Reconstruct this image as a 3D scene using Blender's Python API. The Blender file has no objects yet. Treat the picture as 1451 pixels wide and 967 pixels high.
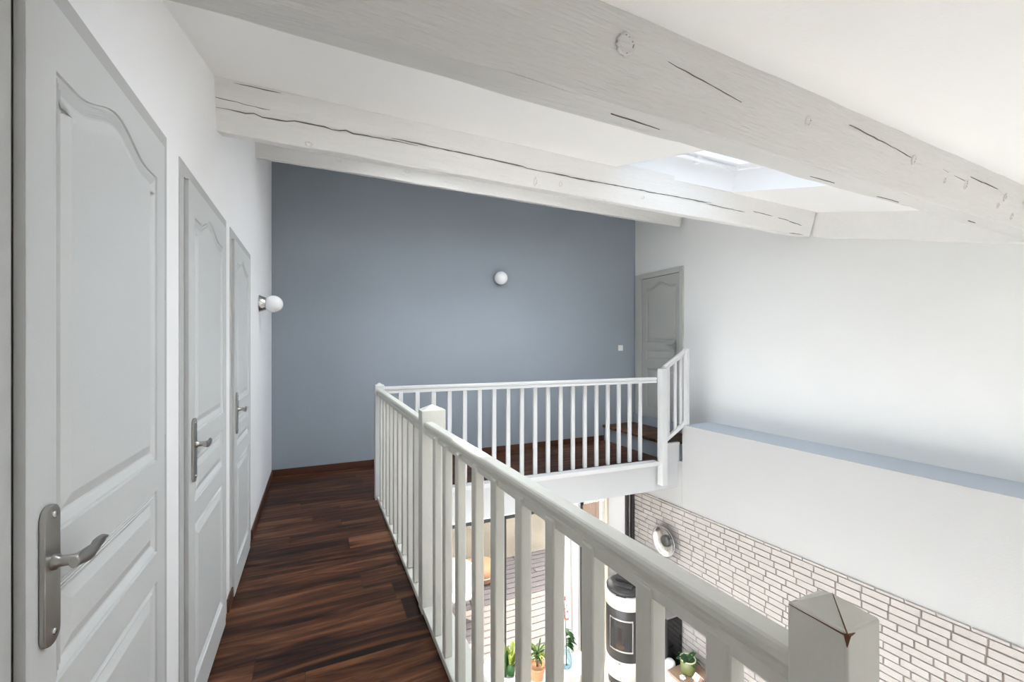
import bpy, bmesh, math, random
from mathutils import Vector, Matrix
rnd = random.Random(7)
SC = bpy.context.scene
COL = SC.collection
PI = math.pi

# ------------------------------------------------------------------ materials
def nt(name):
    m = bpy.data.materials.new(name); m.use_nodes = True
    t = m.node_tree; b = t.nodes['Principled BSDF']
    return m, t, b
def N(t, typ, **kw):
    n = t.nodes.new(typ)
    for k, v in kw.items(): setattr(n, k, v)
    return n
def mat(name, col, rough=0.6, metal=0.0, noise=0.0, nscale=12.0, bump=0.0, bscale=60.0, stretch=(1,1,1), spec=0.5, coat=0.0):
    m, t, b = nt(name)
    b.inputs['Base Color'].default_value = (*col, 1)
    b.inputs['Roughness'].default_value = rough
    b.inputs['Metallic'].default_value = metal
    b.inputs['Specular IOR Level'].default_value = spec
    b.inputs['Coat Weight'].default_value = coat
    if noise or bump:
        tc = N(t, 'ShaderNodeTexCoord'); mp = N(t, 'ShaderNodeMapping')
        mp.inputs['Scale'].default_value = stretch
        t.links.new(tc.outputs['Object'], mp.inputs['Vector'])
    if noise:
        nz = N(t, 'ShaderNodeTexNoise'); nz.inputs['Scale'].default_value = nscale; nz.inputs['Detail'].default_value = 5
        t.links.new(mp.outputs[0], nz.inputs['Vector'])
        mx = N(t, 'ShaderNodeMix', data_type='RGBA')
        mx.inputs[6].default_value = (*[max(0, c*(1-noise)) for c in col], 1)
        mx.inputs[7].default_value = (*[min(1, c*(1+noise)) for c in col], 1)
        t.links.new(nz.outputs['Fac'], mx.inputs[0]); t.links.new(mx.outputs[2], b.inputs['Base Color'])
    if bump:
        nb = N(t, 'ShaderNodeTexNoise'); nb.inputs['Scale'].default_value = bscale; nb.inputs['Detail'].default_value = 6
        t.links.new(mp.outputs[0], nb.inputs['Vector'])
        bp = N(t, 'ShaderNodeBump'); bp.inputs['Strength'].default_value = bump; bp.inputs['Distance'].default_value = 0.01
        t.links.new(nb.outputs['Fac'], bp.inputs['Height']); t.links.new(bp.outputs[0], b.inputs['Normal'])
    return m
def emis(name, col, s):
    m, t, b = nt(name)
    b.inputs['Emission Color'].default_value = (*col, 1); b.inputs['Emission Strength'].default_value = s
    return m
def glass(name, tint=(1,1,1), refl=0.06):
    m, t, b = nt(name); t.nodes.remove(b)
    out = t.nodes['Material Output']
    tr = N(t, 'ShaderNodeBsdfTransparent'); tr.inputs[0].default_value = (*tint, 1)
    gl = N(t, 'ShaderNodeBsdfGlossy'); gl.inputs['Roughness'].default_value = 0.02
    fr = N(t, 'ShaderNodeLayerWeight'); fr.inputs['Blend'].default_value = 0.25
    mul = N(t, 'ShaderNodeMath', operation='MULTIPLY'); mul.inputs[1].default_value = 0.5
    t.links.new(fr.outputs['Fresnel'], mul.inputs[0])
    mx = N(t, 'ShaderNodeMixShader')
    t.links.new(mul.outputs[0], mx.inputs[0]); t.links.new(tr.outputs[0], mx.inputs[1]); t.links.new(gl.outputs[0], mx.inputs[2])
    t.links.new(mx.outputs[0], out.inputs['Surface'])
    return m

WALL = mat('white_wall_paint', (0.90, 0.90, 0.902), 0.75, noise=0.012, nscale=3, bump=0.12, bscale=90)
LEDGE = mat('ledge_blue_grey_paint', (0.42, 0.465, 0.52), 0.7, noise=0.02, nscale=4)  # blue-grey paint, set darker against the strong daylight on the ledge
FASC = mat('slab_edge_white_toned_down', (0.49, 0.495, 0.505), 0.7, noise=0.012, nscale=3)  # white slab edge, darkened to offset the strong light on it
LWALL = mat('lower_wall_white_toned_down', (0.43, 0.43, 0.428), 0.75, noise=0.012, nscale=3, bump=0.12, bscale=90)  # same white as the other walls, darkened so daylight doesn't burn it out
WALLR = mat('right_wall_white_toned_down', (0.73, 0.735, 0.73), 0.75, noise=0.012, nscale=3, bump=0.12, bscale=90)  # same white as the corridor wall, darkened to offset the skylight's light
CEIL = mat('ceiling_paint', (0.90, 0.89, 0.88), 0.8, noise=0.015, nscale=2.5, bump=0.1, bscale=70)
BLUE = mat('blue_grey_wall_paint', (0.285, 0.32, 0.36), 0.75, noise=0.05, nscale=1.6, bump=0.15, bscale=110)
BEAM = mat('painted_beam_wood', (0.68, 0.67, 0.65), 0.6, noise=0.04, nscale=5, bump=0.5, bscale=26, stretch=(0.35, 5, 5))
BEAM_W = mat('bright_painted_beam_wood', (0.80, 0.79, 0.775), 0.6, noise=0.03, nscale=5, bump=0.45, bscale=26, stretch=(0.35, 5, 5))
CRACK = mat('beam_crack_shade', (0.16, 0.145, 0.13), 0.9)
KNOT = mat('knot_grey', (0.30, 0.285, 0.265), 0.7, noise=0.2, nscale=60)
DOORM = mat('door_grey_paint', (0.63, 0.64, 0.635), 0.42, noise=0.02, nscale=4, bump=0.06, bscale=120)
FRAMEM = mat('door_frame_grey_paint', (0.50, 0.505, 0.495), 0.5, noise=0.03, nscale=5, bump=0.1, bscale=100)
FRAME4 = mat('far_frame_shaded_grey', (0.44, 0.445, 0.42), 0.5, noise=0.03, nscale=5)  # frame grey darkened for the shade in the far corner
DOORD = mat('far_door_shaded_grey', (0.385, 0.39, 0.365), 0.5, noise=0.03, nscale=5)  # door grey with the far corner's shade put into the colour
RAIL = mat('railing_paint', (0.66, 0.655, 0.60), 0.40, noise=0.03, nscale=14, bump=0.12, bscale=70, stretch=(1, 1, 0.4))
RAILF = mat('landing_railing_toned_down', (0.55, 0.555, 0.555), 0.45, noise=0.02, nscale=14, bump=0.12, bscale=70)  # same railing paint, set darker to offset brighter light at the landing
WORN = mat('worn_bare_wood', (0.16, 0.065, 0.03), 0.8, noise=0.3, nscale=80)
CHROME = mat('brushed_nickel', (0.42, 0.41, 0.385), 0.28, metal=1.0, noise=0.05, nscale=30, bump=0.05, bscale=300)
STEEL = mat('polished_steel', (0.62, 0.62, 0.62), 0.22, metal=1.0)
DARKMETAL = mat('dark_metal', (0.10, 0.10, 0.10), 0.35, metal=0.6)
OPAL = mat('opal_glass', (0.88, 0.88, 0.88), 0.18, coat=0.4)
BLACK = mat('black_gloss', (0.012, 0.012, 0.013), 0.09)
BLACKM = mat('black_satin', (0.03, 0.028, 0.027), 0.4)
ANTHR = mat('anthracite_aluminium', (0.035, 0.038, 0.042), 0.45)
STOVEW = mat('stove_white_enamel', (0.60, 0.575, 0.535), 0.3, coat=0.3)
BRICKM = mat('white_brick_toned_down', (0.42, 0.388, 0.37), 0.7, noise=0.05, nscale=20, bump=0.35, bscale=70)  # white painted brick, colour lowered to keep strong light from overexposing it
MORTAR = mat('brick_joint', (0.22, 0.18, 0.16), 0.9)
PVC = mat('white_window_frame', (0.86, 0.87, 0.89), 0.35)
PLASTIC = mat('switch_plastic', (0.85, 0.84, 0.80), 0.4)
CURTAIN = mat('white_curtain_cloth', (0.80, 0.79, 0.78), 0.9, noise=0.03, nscale=30)
CURTAINC = mat('cream_curtain_cloth', (0.78, 0.70, 0.58), 0.9, noise=0.03, nscale=30)
TILE = mat('pale_floor_tile', (0.74, 0.70, 0.65), 0.35, noise=0.06, nscale=6)
STONE = mat('beige_stone_wall', (0.36, 0.32, 0.265), 0.9, noise=0.35, nscale=2.2, bump=0.6, bscale=9)
FENCEW = mat('brown_fence_wood', (0.22, 0.15, 0.115), 0.8, noise=0.3, nscale=8, stretch=(8, 1, 0.4))
OAK = mat('cabinet_oak', (0.40, 0.27, 0.19), 0.5, noise=0.25, nscale=9, stretch=(6, 0.8, 1))
CABW = mat('white_lacquer', (0.82, 0.82, 0.81), 0.35)
GREENP = mat('olive_pot_glaze', (0.20, 0.22, 0.085), 0.35, noise=0.1, nscale=20)
POTRIM = mat('pale_pot_rim', (0.62, 0.62, 0.5), 0.5)
SOIL = mat('potting_soil', (0.03, 0.02, 0.015), 0.95)
LEAF = mat('dark_green_leaf', (0.025, 0.085, 0.02), 0.35, noise=0.3, nscale=25)
LEAFY = mat('yellow_green_leaf', (0.28, 0.34, 0.06), 0.5, noise=0.45, nscale=30)
LEAFM = mat('mid_green_leaf', (0.11, 0.20, 0.035), 0.45, noise=0.35, nscale=25)
STEM = mat('plant_stem', (0.10, 0.07, 0.035), 0.8)
REDF = mat('pink_red_flower', (0.55, 0.16, 0.12), 0.6, noise=0.2, nscale=40)
TERRA = mat('terracotta', (0.62, 0.28, 0.14), 0.7, noise=0.1, nscale=20)
ORANGE = mat('orange_cushion_cloth', (0.42, 0.24, 0.14), 0.85, noise=0.08, nscale=20)
PORC = mat('white_porcelain', (0.86, 0.86, 0.86), 0.15, coat=0.5)
PINKW = mat('pink_ceramic', (0.70, 0.48, 0.40), 0.5)
FLAME = mat('firebox_log', (0.07, 0.035, 0.018), 0.7, noise=0.5, nscale=20)
GLASS = glass('clear_pane'); GLASST = glass('daylight_dimming_pane', (0.44, 0.45, 0.46)); GLASSP = glass('dimmed_patio_pane', (0.66, 0.64, 0.61)); VASEG = glass('vase_glass', (0.86, 0.95, 0.98))  # tints of the roof and patio panes are added to dim the daylight
OVEN = mat('firebox_glass', (0.03, 0.027, 0.025), 0.08)
BASEB = mat('dark_wood_baseboard', (0.075, 0.030, 0.018), 0.4, noise=0.4, nscale=8, stretch=(1.5, 1.5, 14))

def plank_mat(name, width, cols, rough, axis='Y', streak=1.0, length=1.25, gap=0.0, gapcol=(0.02,0.015,0.012), bumpk=0.25):
    """boards running along X; width along Y"""
    m, t, b = nt(name); L = t.links.new
    tc = N(t, 'ShaderNodeTexCoord'); sp = N(t, 'ShaderNodeSeparateXYZ'); L(tc.outputs['Object'], sp.inputs[0])
    def M(op, a, c=None):
        n = N(t, 'ShaderNodeMath', operation=op)
        for i, v in enumerate((a, c)):
            if v is None: continue
            if isinstance(v, (int, float)): n.inputs[i].default_value = v
            else: L(v, n.inputs[i])
        return n.outputs[0]
    yv = M('DIVIDE', sp.outputs['Y'], width); row = M('FLOOR', yv); fy = M('FRACT', yv)
    wn = N(t, 'ShaderNodeTexWhiteNoise', noise_dimensions='1D'); L(row, wn.inputs['W'])
    xo = M('ADD', sp.outputs['X'], M('MULTIPLY', wn.outputs['Value'], 7.3))
    xc = M('DIVIDE', xo, length); colm = M('FLOOR', xc); fx = M('FRACT', xc)
    cid = N(t, 'ShaderNodeCombineXYZ'); L(row, cid.inputs[0]); L(colm, cid.inputs[1])
    wn2 = N(t, 'ShaderNodeTexWhiteNoise', noise_dimensions='2D'); L(cid.outputs[0], wn2.inputs['Vector'])
    cv = N(t, 'ShaderNodeCombineXYZ')
    L(M('MULTIPLY', xo, 1.1*streak), cv.inputs[0]); L(M('MULTIPLY', sp.outputs['Y'], 13.0*streak), cv.inputs[1]); L(M('MULTIPLY', wn2.outputs['Value'], 20), cv.inputs[2])
    n1 = N(t, 'ShaderNodeTexNoise'); n1.inputs['Scale'].default_value = 1.0; n1.inputs['Detail'].default_value = 9; n1.inputs['Roughness'].default_value = 0.66; n1.inputs['Distortion'].default_value = 0.9
    L(cv.outputs[0], n1.inputs['Vector'])
    f = M('ADD', M('MULTIPLY', n1.outputs['Fac'], 1.15), M('MULTIPLY', M('SUBTRACT', wn2.outputs['Value'], 0.5), 0.12))
    rp = N(t, 'ShaderNodeValToRGB'); L(f, rp.inputs[0])
    el = rp.color_ramp.elements
    while len(el) < len(cols): el.new(0.5)
    for e, (p, c) in zip(el, cols): e.position = p; e.color = (*c, 1)
    g = M('LESS_THAN', fy, gap/width if gap else 0.012)
    g2 = M('LESS_THAN', fx, (gap if gap else 0.002)/length)
    gg = M('MAXIMUM', g, g2)
    mx = N(t, 'ShaderNodeMix', data_type='RGBA'); L(gg, mx.inputs[0]); L(rp.outputs[0], mx.inputs[6]); mx.inputs[7].default_value = (*gapcol, 1)
    L(mx.outputs[2], b.inputs['Base Color'])
    b.inputs['Roughness'].default_value = rough; b.inputs['Specular IOR Level'].default_value = 0.2
    bp = N(t, 'ShaderNodeBump'); bp.inputs['Strength'].default_value = bumpk; bp.inputs['Distance'].default_value = 0.004
    L(M('SUBTRACT', n1.outputs['Fac'], gg), bp.inputs['Height']); L(bp.outputs[0], b.inputs['Normal'])
    return m
WOOD = plank_mat('dark_laminate_boards', 0.19, [(0.38, (0.005, 0.003, 0.003)), (0.50, (0.024, 0.009, 0.005)), (0.62, (0.078, 0.028, 0.013)), (0.80, (0.20, 0.082, 0.036))], 0.42)
DECK = plank_mat('pale_deck_boards', 0.145, [(0.3, (0.14, 0.125, 0.13)), (0.5, (0.17, 0.15, 0.155)), (0.65, (0.185, 0.163, 0.168)), (0.8, (0.21, 0.18, 0.18))], 0.7, length=2.2, gap=0.020, gapcol=(0.03, 0.025, 0.025))

# ------------------------------------------------------------------ mesh helpers
class MB:
    def __init__(s): s.bm = bmesh.new()
    def box(s, x0, x1, y0, y1, z0, z1, bev=0.0, mi=0, M=None, seg=2):
        b = bmesh.new()
        bmesh.ops.create_cube(b, size=1)
        for v in b.verts:
            v.co = Vector(((x0+x1)/2 + v.co.x*(x1-x0), (y0+y1)/2 + v.co.y*(y1-y0), (z0+z1)/2 + v.co.z*(z1-z0)))
        if bev: bmesh.ops.bevel(b, geom=b.edges[:], offset=bev, segments=seg, affect='EDGES', profile=0.5)
        return s._merge(b, mi, M)
    def _merge(s, b, mi=0, M=None):
        if M is not None: bmesh.ops.transform(b, matrix=M, verts=b.verts[:])
        mp = {v: s.bm.verts.new(v.co) for v in b.verts}
        for f in b.faces:
            try: nf = s.bm.faces.new([mp[v] for v in f.verts]); nf.material_index = mi; nf.smooth = f.smooth
            except ValueError: pass
        b.free(); return s
    def poly(s, pts, mi=0):
        f = s.bm.faces.new([s.bm.verts.new(p) for p in pts]); f.material_index = mi; return s
    def prism(s, pts, vec, mi=0, bev=0.0):
        """closed prism: polygon pts (3D) extruded by vec"""
        b = bmesh.new(); vec = Vector(vec)
        a = [b.verts.new(p) for p in pts]; c = [b.verts.new(Vector(p)+vec) for p in pts]
        b.faces.new(a[::-1]); b.faces.new(c)
        n = len(pts)
        for i in range(n): b.faces.new([a[i], a[(i+1) % n], c[(i+1) % n], c[i]])
        bmesh.ops.recalc_face_normals(b, faces=b.faces[:])
        if bev: bmesh.ops.bevel(b, geom=b.edges[:], offset=bev, segments=2, affect='EDGES', profile=0.5)
        return s._merge(b, mi)
    def lathe(s, prof, origin=(0,0,0), axis=(0,0,1), seg=40, mi=0):
        """prof: list (r, h) along axis"""
        b = bmesh.new(); rings = []
        for r, h in prof:
            if r < 1e-6: rings.append([b.verts.new((0, 0, h))])
            else: rings.append([b.verts.new((r*math.cos(2*PI*i/seg), r*math.sin(2*PI*i/seg), h)) for i in range(seg)])
        for A, B in zip(rings, rings[1:]):
            for i in range(seg):
                j = (i+1) % seg
                if len(A) == 1 and len(B) == 1: continue
                if len(A) == 1: f = b.faces.new([A[0], B[i], B[j]])
                elif len(B) == 1: f = b.faces.new([A[i], A[j], B[0]])
                else: f = b.faces.new([A[i], A[j], B[j], B[i]])
                f.smooth = True
        bmesh.ops.recalc_face_normals(b, faces=b.faces[:])
        q = Vector((0,0,1)).rotation_difference(Vector(axis).normalized()).to_matrix().to_4x4()
        return s._merge(b, mi, Matrix.Translation(origin) @ q)
    def tube(s, path, rads, seg=12, mi=0, up=(0,0,1), flat=None):
        """sweep; rads: list of r or (ra, rb) : ra along side, rb along up-ish"""
        b = bmesh.new(); P = [Vector(p) for p in path]; rings = []; up = Vector(up)
        for i, p in enumerate(P):
            d = (P[min(i+1, len(P)-1)] - P[max(i-1, 0)]).normalized()
            sd = d.cross(up)
            if sd.length < 1e-4: sd = d.cross(Vector((1, 0, 0)))
            sd.normalize(); uu = sd.cross(d).normalized()
            r = rads[i] if isinstance(rads, (list, tuple)) else rads
            ra, rb = r if isinstance(r, (tuple, list)) else (r, r)
            rings.append([b.verts.new(p + sd*ra*math.cos(2*PI*k/seg) + uu*rb*math.sin(2*PI*k/seg)) for k in range(seg)])
        for A, B in zip(rings, rings[1:]):
            for k in range(seg):
                f = b.faces.new([A[k], A[(k+1) % seg], B[(k+1) % seg], B[k]]); f.smooth = True
        b.faces.new(rings[0]); b.faces.new(rings[-1][::-1])
        bmesh.ops.recalc_face_normals(b, faces=b.faces[:])
        return s._merge(b, mi)
    def sweep(s, prof, A, B, mi=0, n=1, wob=0.0):
        """profile [(side, up)] swept from A to B (side = horizontal right of direction)"""
        A = Vector(A); B = Vector(B); d = (B-A).normalized(); sd = d.cross(Vector((0,0,1))).normalized(); uu = Vector((0,0,1))
        b = bmesh.new(); rings = []
        for i in range(n+1):
            c = A.lerp(B, i/n)
            rings.append([b.verts.new(c + sd*x + uu*z) for x, z in prof])
        m = len(prof)
        for R, S in zip(rings, rings[1:]):
            for k in range(m): b.faces.new([R[k], R[(k+1) % m], S[(k+1) % m], S[k]])
        b.faces.new(rings[0]); b.faces.new(rings[-1][::-1])
        bmesh.ops.recalc_face_normals(b, faces=b.faces[:])
        return s._merge(b, mi)
    def build(s, name, mats, parent=None, smooth=None):
        me = bpy.data.meshes.new(name); s.bm.to_mesh(me); s.bm.free()
        for m in (mats if isinstance(mats, (list, tuple)) else [mats]): me.materials.append(m)
        o = bpy.data.objects.new(name, me); COL.objects.link(o)
        if parent: o.parent = parent; o.matrix_parent_inverse = parent.matrix_world.inverted()
        if smooth:
            for p in me.polygons: p.use_smooth = True
        return o
def tag(o, label=None, cat=None, group=None, kind=None):
    if label: o['label'] = label
    if cat: o['category'] = cat
    if group: o['group'] = group
    if kind: o['kind'] = kind
    return o
def empty(name, loc, label, cat, group=None, kind=None, rz=0.0):
    o = bpy.data.objects.new(name, None); COL.objects.link(o); o.location = loc; o.rotation_euler = (0, 0, rz)
    o.empty_display_size = 0.05
    bpy.context.view_layer.update()
    return tag(o, label, cat, group, kind)
def build_local(mb, name, mats, parent, smooth=None):
    """mesh given in the parent's own coordinates"""
    o = mb.build(name, mats, None, smooth); o.parent = parent
    return o
def struct(o, label, cat): return tag(o, label, cat, kind='structure')

# ------------------------------------------------------------------ dimensions
XL, XR, XB = -0.43, 4.57, 4.09      # corridor wall, upper right wall, thick lower wall face
YB = 5.34                            # blue wall
ZL = -2.75                           # ground floor
RZ, RS = 2.062, 0.262                # roof: z = RZ + RS*y
def roof(y): return RZ + RS*y

# ------------------------------------------------------------------ shell
m = MB()
m.box(XL-0.2, 0.64, -1.5, 4.02, -0.33, 0.0)
m.box(XL-0.2, 0.60, 4.02, YB+0.1, -0.33, 0.0)
m.prism([(0.60, 4.155, -0.33), (XB, 4.005, -0.33), (XB, YB+0.1, -0.33), (0.60, YB+0.1, -0.33)], (0, 0, 0.33))
o = m.build('floor', [FASC]); o.data.materials.append(WOOD)
for p in o.data.polygons:
    if p.normal.z > 0.9: p.material_index = 1
struct(o, 'dark brown wood-board floor of the upstairs corridor and landing with white edge', 'floor')

m = MB(); m.box(XL-0.2, XL, -1.5, YB+0.1, -0.33, 3.6)
struct(m.build('wall_left', WALL), 'long white corridor wall holding the three grey panel doors', 'wall')
m = MB(); m.box(XL-0.2, XR+0.1, YB, YB+0.15, -0.33, 3.6)
struct(m.build('wall_back', BLUE), 'blue-grey painted end wall behind the landing railing', 'wall')
m = MB(); m.box(XR, XR+0.15, -1.5, YB+0.1, 0.0, 3.6)
struct(m.build('wall_right', WALLR), 'tall white upper wall on the right above the ledge', 'wall')
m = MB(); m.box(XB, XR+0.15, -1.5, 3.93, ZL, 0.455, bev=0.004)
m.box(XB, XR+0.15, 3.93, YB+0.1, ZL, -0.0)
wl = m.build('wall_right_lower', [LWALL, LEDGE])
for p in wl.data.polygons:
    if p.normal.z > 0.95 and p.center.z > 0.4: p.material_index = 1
struct(wl, 'thick white lower wall on the right topped by a flat ledge', 'wall')

# brick slips on the lower wall
m = MB()
def btop(y): return -0.609 + (4.8-y)*0.0255
m.prism([(XB-0.004, -1.5, ZL), (XB-0.004, 4.8, ZL), (XB-0.004, 4.8, btop(4.8)), (XB-0.004, -1.5, btop(-1.5))], (0.004, 0, 0), mi=1)
bh, bl = 0.0615, 0.187
rows = 37
for r in range(-1, rows):
    off = (r % 2)*bl*0.5 + rnd.uniform(-0.02, 0.02)
    y = -1.5 - off
    while y < 4.8:
        L = bl*rnd.uniform(0.92, 1.08)
        a, c = max(y+0.0034, -1.5), min(y+L-0.0034, 4.8)
        if c-a > 0.02:
            top = 0.0 if r < 0 else bh*r
            lo = bh*(r+1)
            j = rnd.uniform(-0.0012, 0.0012)
            za, zc = btop(a), btop(c)
            if r < 0: t0, t1 = 0.026, 0.0024
            else: t0, t1 = -top-0.0024+j, -lo+0.0024+j
            dpt = 0.014*rnd.uniform(0.8, 1.15); ch = 0.003
            x1 = XB-0.004; x0 = x1-dpt
            back = [(x1, a, za+t1), (x1, c, zc+t1), (x1, c, zc+t0), (x1, a, za+t0)]
            fr = [(x0, a+ch, za+t1+ch), (x0, c-ch, zc+t1+ch), (x0, c-ch, zc+t0-ch), (x0, a+ch, za+t0-ch)]
            bv = [m.bm.verts.new(p) for p in back]; fv = [m.bm.verts.new(p) for p in fr]
            m.bm.faces.new(fv[::-1])
            for i in range(4):
                m.bm.faces.new([bv[i], fv[i], fv[(i+1) % 4], bv[(i+1) % 4]])
        y += L
bmesh.ops.recalc_face_normals(m.bm, faces=m.bm.faces[:])
struct(m.build('wall_right_brick', [BRICKM, MORTAR]), 'white painted brick facing low on the right wall under the smooth plaster', 'brick wall')

# ceiling with skylight hole
SX0, SX1, SY0, SY1 = 1.97, 3.21, 1.42, 2.535
HT = 0.021
SKY = [(SX0, SX1, SY0, SY1), (0.55, 3.25, 2.90, 3.74), (0.15, 1.85, 1.12, 1.60)]  # last two are added, unseen roof openings for extra daylight
HOLES = [(a-HT, b+HT, c-HT, d+HT) for a, b, c, d in SKY]
xs = sorted({XL-0.2, XR+0.15} | {h[0] for h in HOLES} | {h[1] for h in HOLES}); ys = sorted({-1.45, YB+0.15} | {h[2] for h in HOLES} | {h[3] for h in HOLES})
m = MB()
for i in range(len(xs)-1):
    for j in range(len(ys)-1):
        a, b, c, d = xs[i], xs[i+1], ys[j], ys[j+1]
        if any(h[0] <= (a+b)/2 <= h[1] and h[2] <= (c+d)/2 <= h[3] for h in HOLES): continue
        m.prism([(a, c, roof(c)), (b, c, roof(c)), (b, d, roof(d)), (a, d, roof(d))], (0, -0.0508, 0.194))
bmesh.ops.remove_doubles(m.bm, verts=m.bm.verts[:], dist=0.0005)
struct(m.build('ceiling', CEIL), 'white sloping ceiling between the beams', 'ceiling')

# wall behind the camera, with an opening for the added daylight window
m = MB()
YR = -1.3
m.box(XL-0.2, 3.2, YR-0.1, YR, -0.45, roof(YR)+0.05); m.box(4.1, XR+0.1, YR-0.1, YR, -0.45, roof(YR)+0.05)
m.box(3.2, 4.1, YR-0.1, YR, 1.58, roof(YR)+0.05); m.box(3.2, 4.1, YR-0.1, YR, -0.45, 0.52)
m.box(-2.4, XR+0.1, YR-0.1, YR, ZL, -0.45)
struct(m.build('wall_front', WALL), 'plain white wall behind the viewer', 'wall')
# ground floor
m = MB(); m.box(-2.4, XB, -1.5, 4.95, ZL-0.1, ZL)
struct(m.build('floor_lower', TILE), 'pale tiled ground floor far below the railing', 'floor')
m = MB(); m.box(-2.5, -2.4, -1.5, 4.95, ZL-0.1, -0.33)
struct(m.build('wall_left_lower', WALL), 'white ground-floor wall under the corridor', 'wall')

# facade of ground floor (Y 4.8..4.95)
YF = 4.8
m = MB()
m.box(-2.4, XB, YF, YF+0.15, -0.645, -0.332)
m.box(3.60, 3.925, YF, YF+0.15, ZL, -0.645)
m.box(-2.4, -0.6, YF, YF+0.15, ZL, -0.645)
struct(m.build('wall_back_lower', WALL), 'white ground-floor wall strip between the patio window and the brick', 'wall')

# ------------------------------------------------------------------ window 2 : patio glazing
w2 = empty('window_2', (1.5, YF, ZL), 'wide patio window with dark head frame under the landing', 'window', kind='structure')
m = MB()
m.box(-0.6, 3.26, YF+0.02, YF+0.10, -0.70, -0.645, bev=0.004)
m.box(-0.6, 3.60, YF+0.02, YF+0.10, ZL, ZL+0.03, bev=0.004)
for x in (-0.6, 2.10, 3.215):
    m.box(x, x+0.03, YF+0.02, YF+0.10, ZL, -0.66, bev=0.004)
m.build('window_frame', ANTHR, w2)
for a, b in ((-0.56, 2.11), (2.12, 3.22), (3.24, 3.60)):
    m = MB(); m.box(a, b, YF+0.05, YF+0.056, ZL+0.03, -0.70); m.build('pane', GLASSP, w2)
w3 = empty('window_3', (4.0, YF, ZL), 'narrow black window frame beside the brick wall', 'window', kind='structure')
m = MB()
m.box(3.925, 3.975, YF-0.03, YF+0.08, ZL, -0.335, bev=0.004); m.box(4.03, 4.085, YF-0.03, YF+0.08, ZL, -0.335, bev=0.004)
m.box(3.975, 4.03, YF+0.0, YF+0.05, ZL, -0.335)
m.build('window_frame', BLACKM, w3)
m = MB(); m.box(3.98, 4.0, YF-0.02, YF+0.0, ZL, -0.335); m.build('glazing_bead', STEEL, w3)

w6 = empty('added_window_6', (3.7, YR, 0.52), 'added, unseen white-framed window behind the viewer that lets in daylight', 'window', kind='structure')  # unseen window, added for extra daylight from behind
m = MB()
for q in ((3.2, 4.1, 0.521, 0.57), (3.2, 4.1, 1.53, 1.579)): m.box(q[0]+0.001, q[1]-0.001, YR-0.08, YR-0.03, q[2], q[3], bev=0.003)
for x in (3.201, 3.63, 4.051): m.box(x, x+0.048, YR-0.08, YR-0.03, 0.571, 1.529, bev=0.003)
m.build('window_frame', PVC, w6)
m = MB(); m.box(3.245, 4.055, YR-0.057, YR-0.052, 0.566, 1.534); m.build('pane', GLASS, w6)

# ------------------------------------------------------------------ skylight (window_1)
c_, s_ = math.cos(math.atan(RS)), math.sin(math.atan(RS))
def rp(x, y, n):   # point on roof at (x,y), n metres up along roof normal
    return Vector((x, y, roof(y))) + Vector((0, -s_, c_))*n
def rbox(m, x0, x1, y0, y1, n0, n1, mi=0, bev=0.0):
    pts = [rp(x0, y0, n0), rp(x1, y0, n0), rp(x1, y1, n0), rp(x0, y1, n0)]
    m.prism(pts, Vector((0, -s_, c_))*(n1-n0), mi=mi, bev=bev)
def ring(m, x0, x1, y0, y1, w, n0, n1, bev=0.004):
    rbox(m, x0, x0+w, y0, y1, n0, n1, bev=bev); rbox(m, x1-w, x1, y0, y1, n0, n1, bev=bev)
    rbox(m, x0+w, x1-w, y0, y0+w, n0, n1, bev=bev); rbox(m, x0+w, x1-w, y1-w, y1, n0, n1, bev=bev)
def skylight(name, SX0, SX1, SY0, SY1, label, fw=0.045, sw=0.06, gl=GLASS):
    w1 = empty(name, ((SX0+SX1)/2, (SY0+SY1)/2, roof((SY0+SY1)/2)), label, 'window', kind='structure')
    t = 0.02; D = 0.17; m = MB()
    rbox(m, SX0-t, SX0, SY0, SY1+t, 0.0, D+0.08); rbox(m, SX1, SX1+t, SY0, SY1+t, 0.0, D+0.08)
    rbox(m, SX0-t, SX1+t, SY0-t, SY0, 0.0, D+0.08); rbox(m, SX0-t, SX1+t, SY1, SY1+t, 0.0, D+0.08)
    m.build('reveal_lining', PVC, w1)
    m = MB(); ring(m, SX0, SX1, SY0, SY1, fw, D, D+0.08); m.build('window_frame', PVC, w1)
    m = MB(); e_ = fw+0.005; ring(m, SX0+e_, SX1-e_, SY0+e_, SY1-e_, sw, D+0.02, D+0.09); m.build('sash', PVC, w1)
    m = MB(); q_ = e_+sw-0.005; rbox(m, SX0+q_, SX1-q_, SY0+q_, SY1-q_, D+0.055, D+0.062); m.build('pane', gl, w1)
    m = MB()
    m.tube([rp(SX0+0.12, SY1-0.075, D-0.012), rp(SX1-0.12, SY1-0.075, D-0.012)], 0.012)
    m.box(-0.02, 0.02, -0.012, 0.03, -0.02, 0.03, M=Matrix.Translation(rp((SX0+SX1)/2+0.1, SY1-0.07, D-0.01)))
    m.build('handle_bar', PVC, w1)
skylight('window_1', *SKY[0], 'bright square roof window between the two big beams', gl=GLASST)
skylight('added_window_4', *SKY[1], 'added, unseen wide roof window behind the middle beam that lets in daylight')  # hidden by the beam, added to bring daylight to the far end
skylight('added_window_5', *SKY[2], 'added, unseen narrow roof window behind the nearest beam that lights the corridor', 0.02, 0.025)  # hidden by the beam, added to light corridor wall and doors

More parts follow.
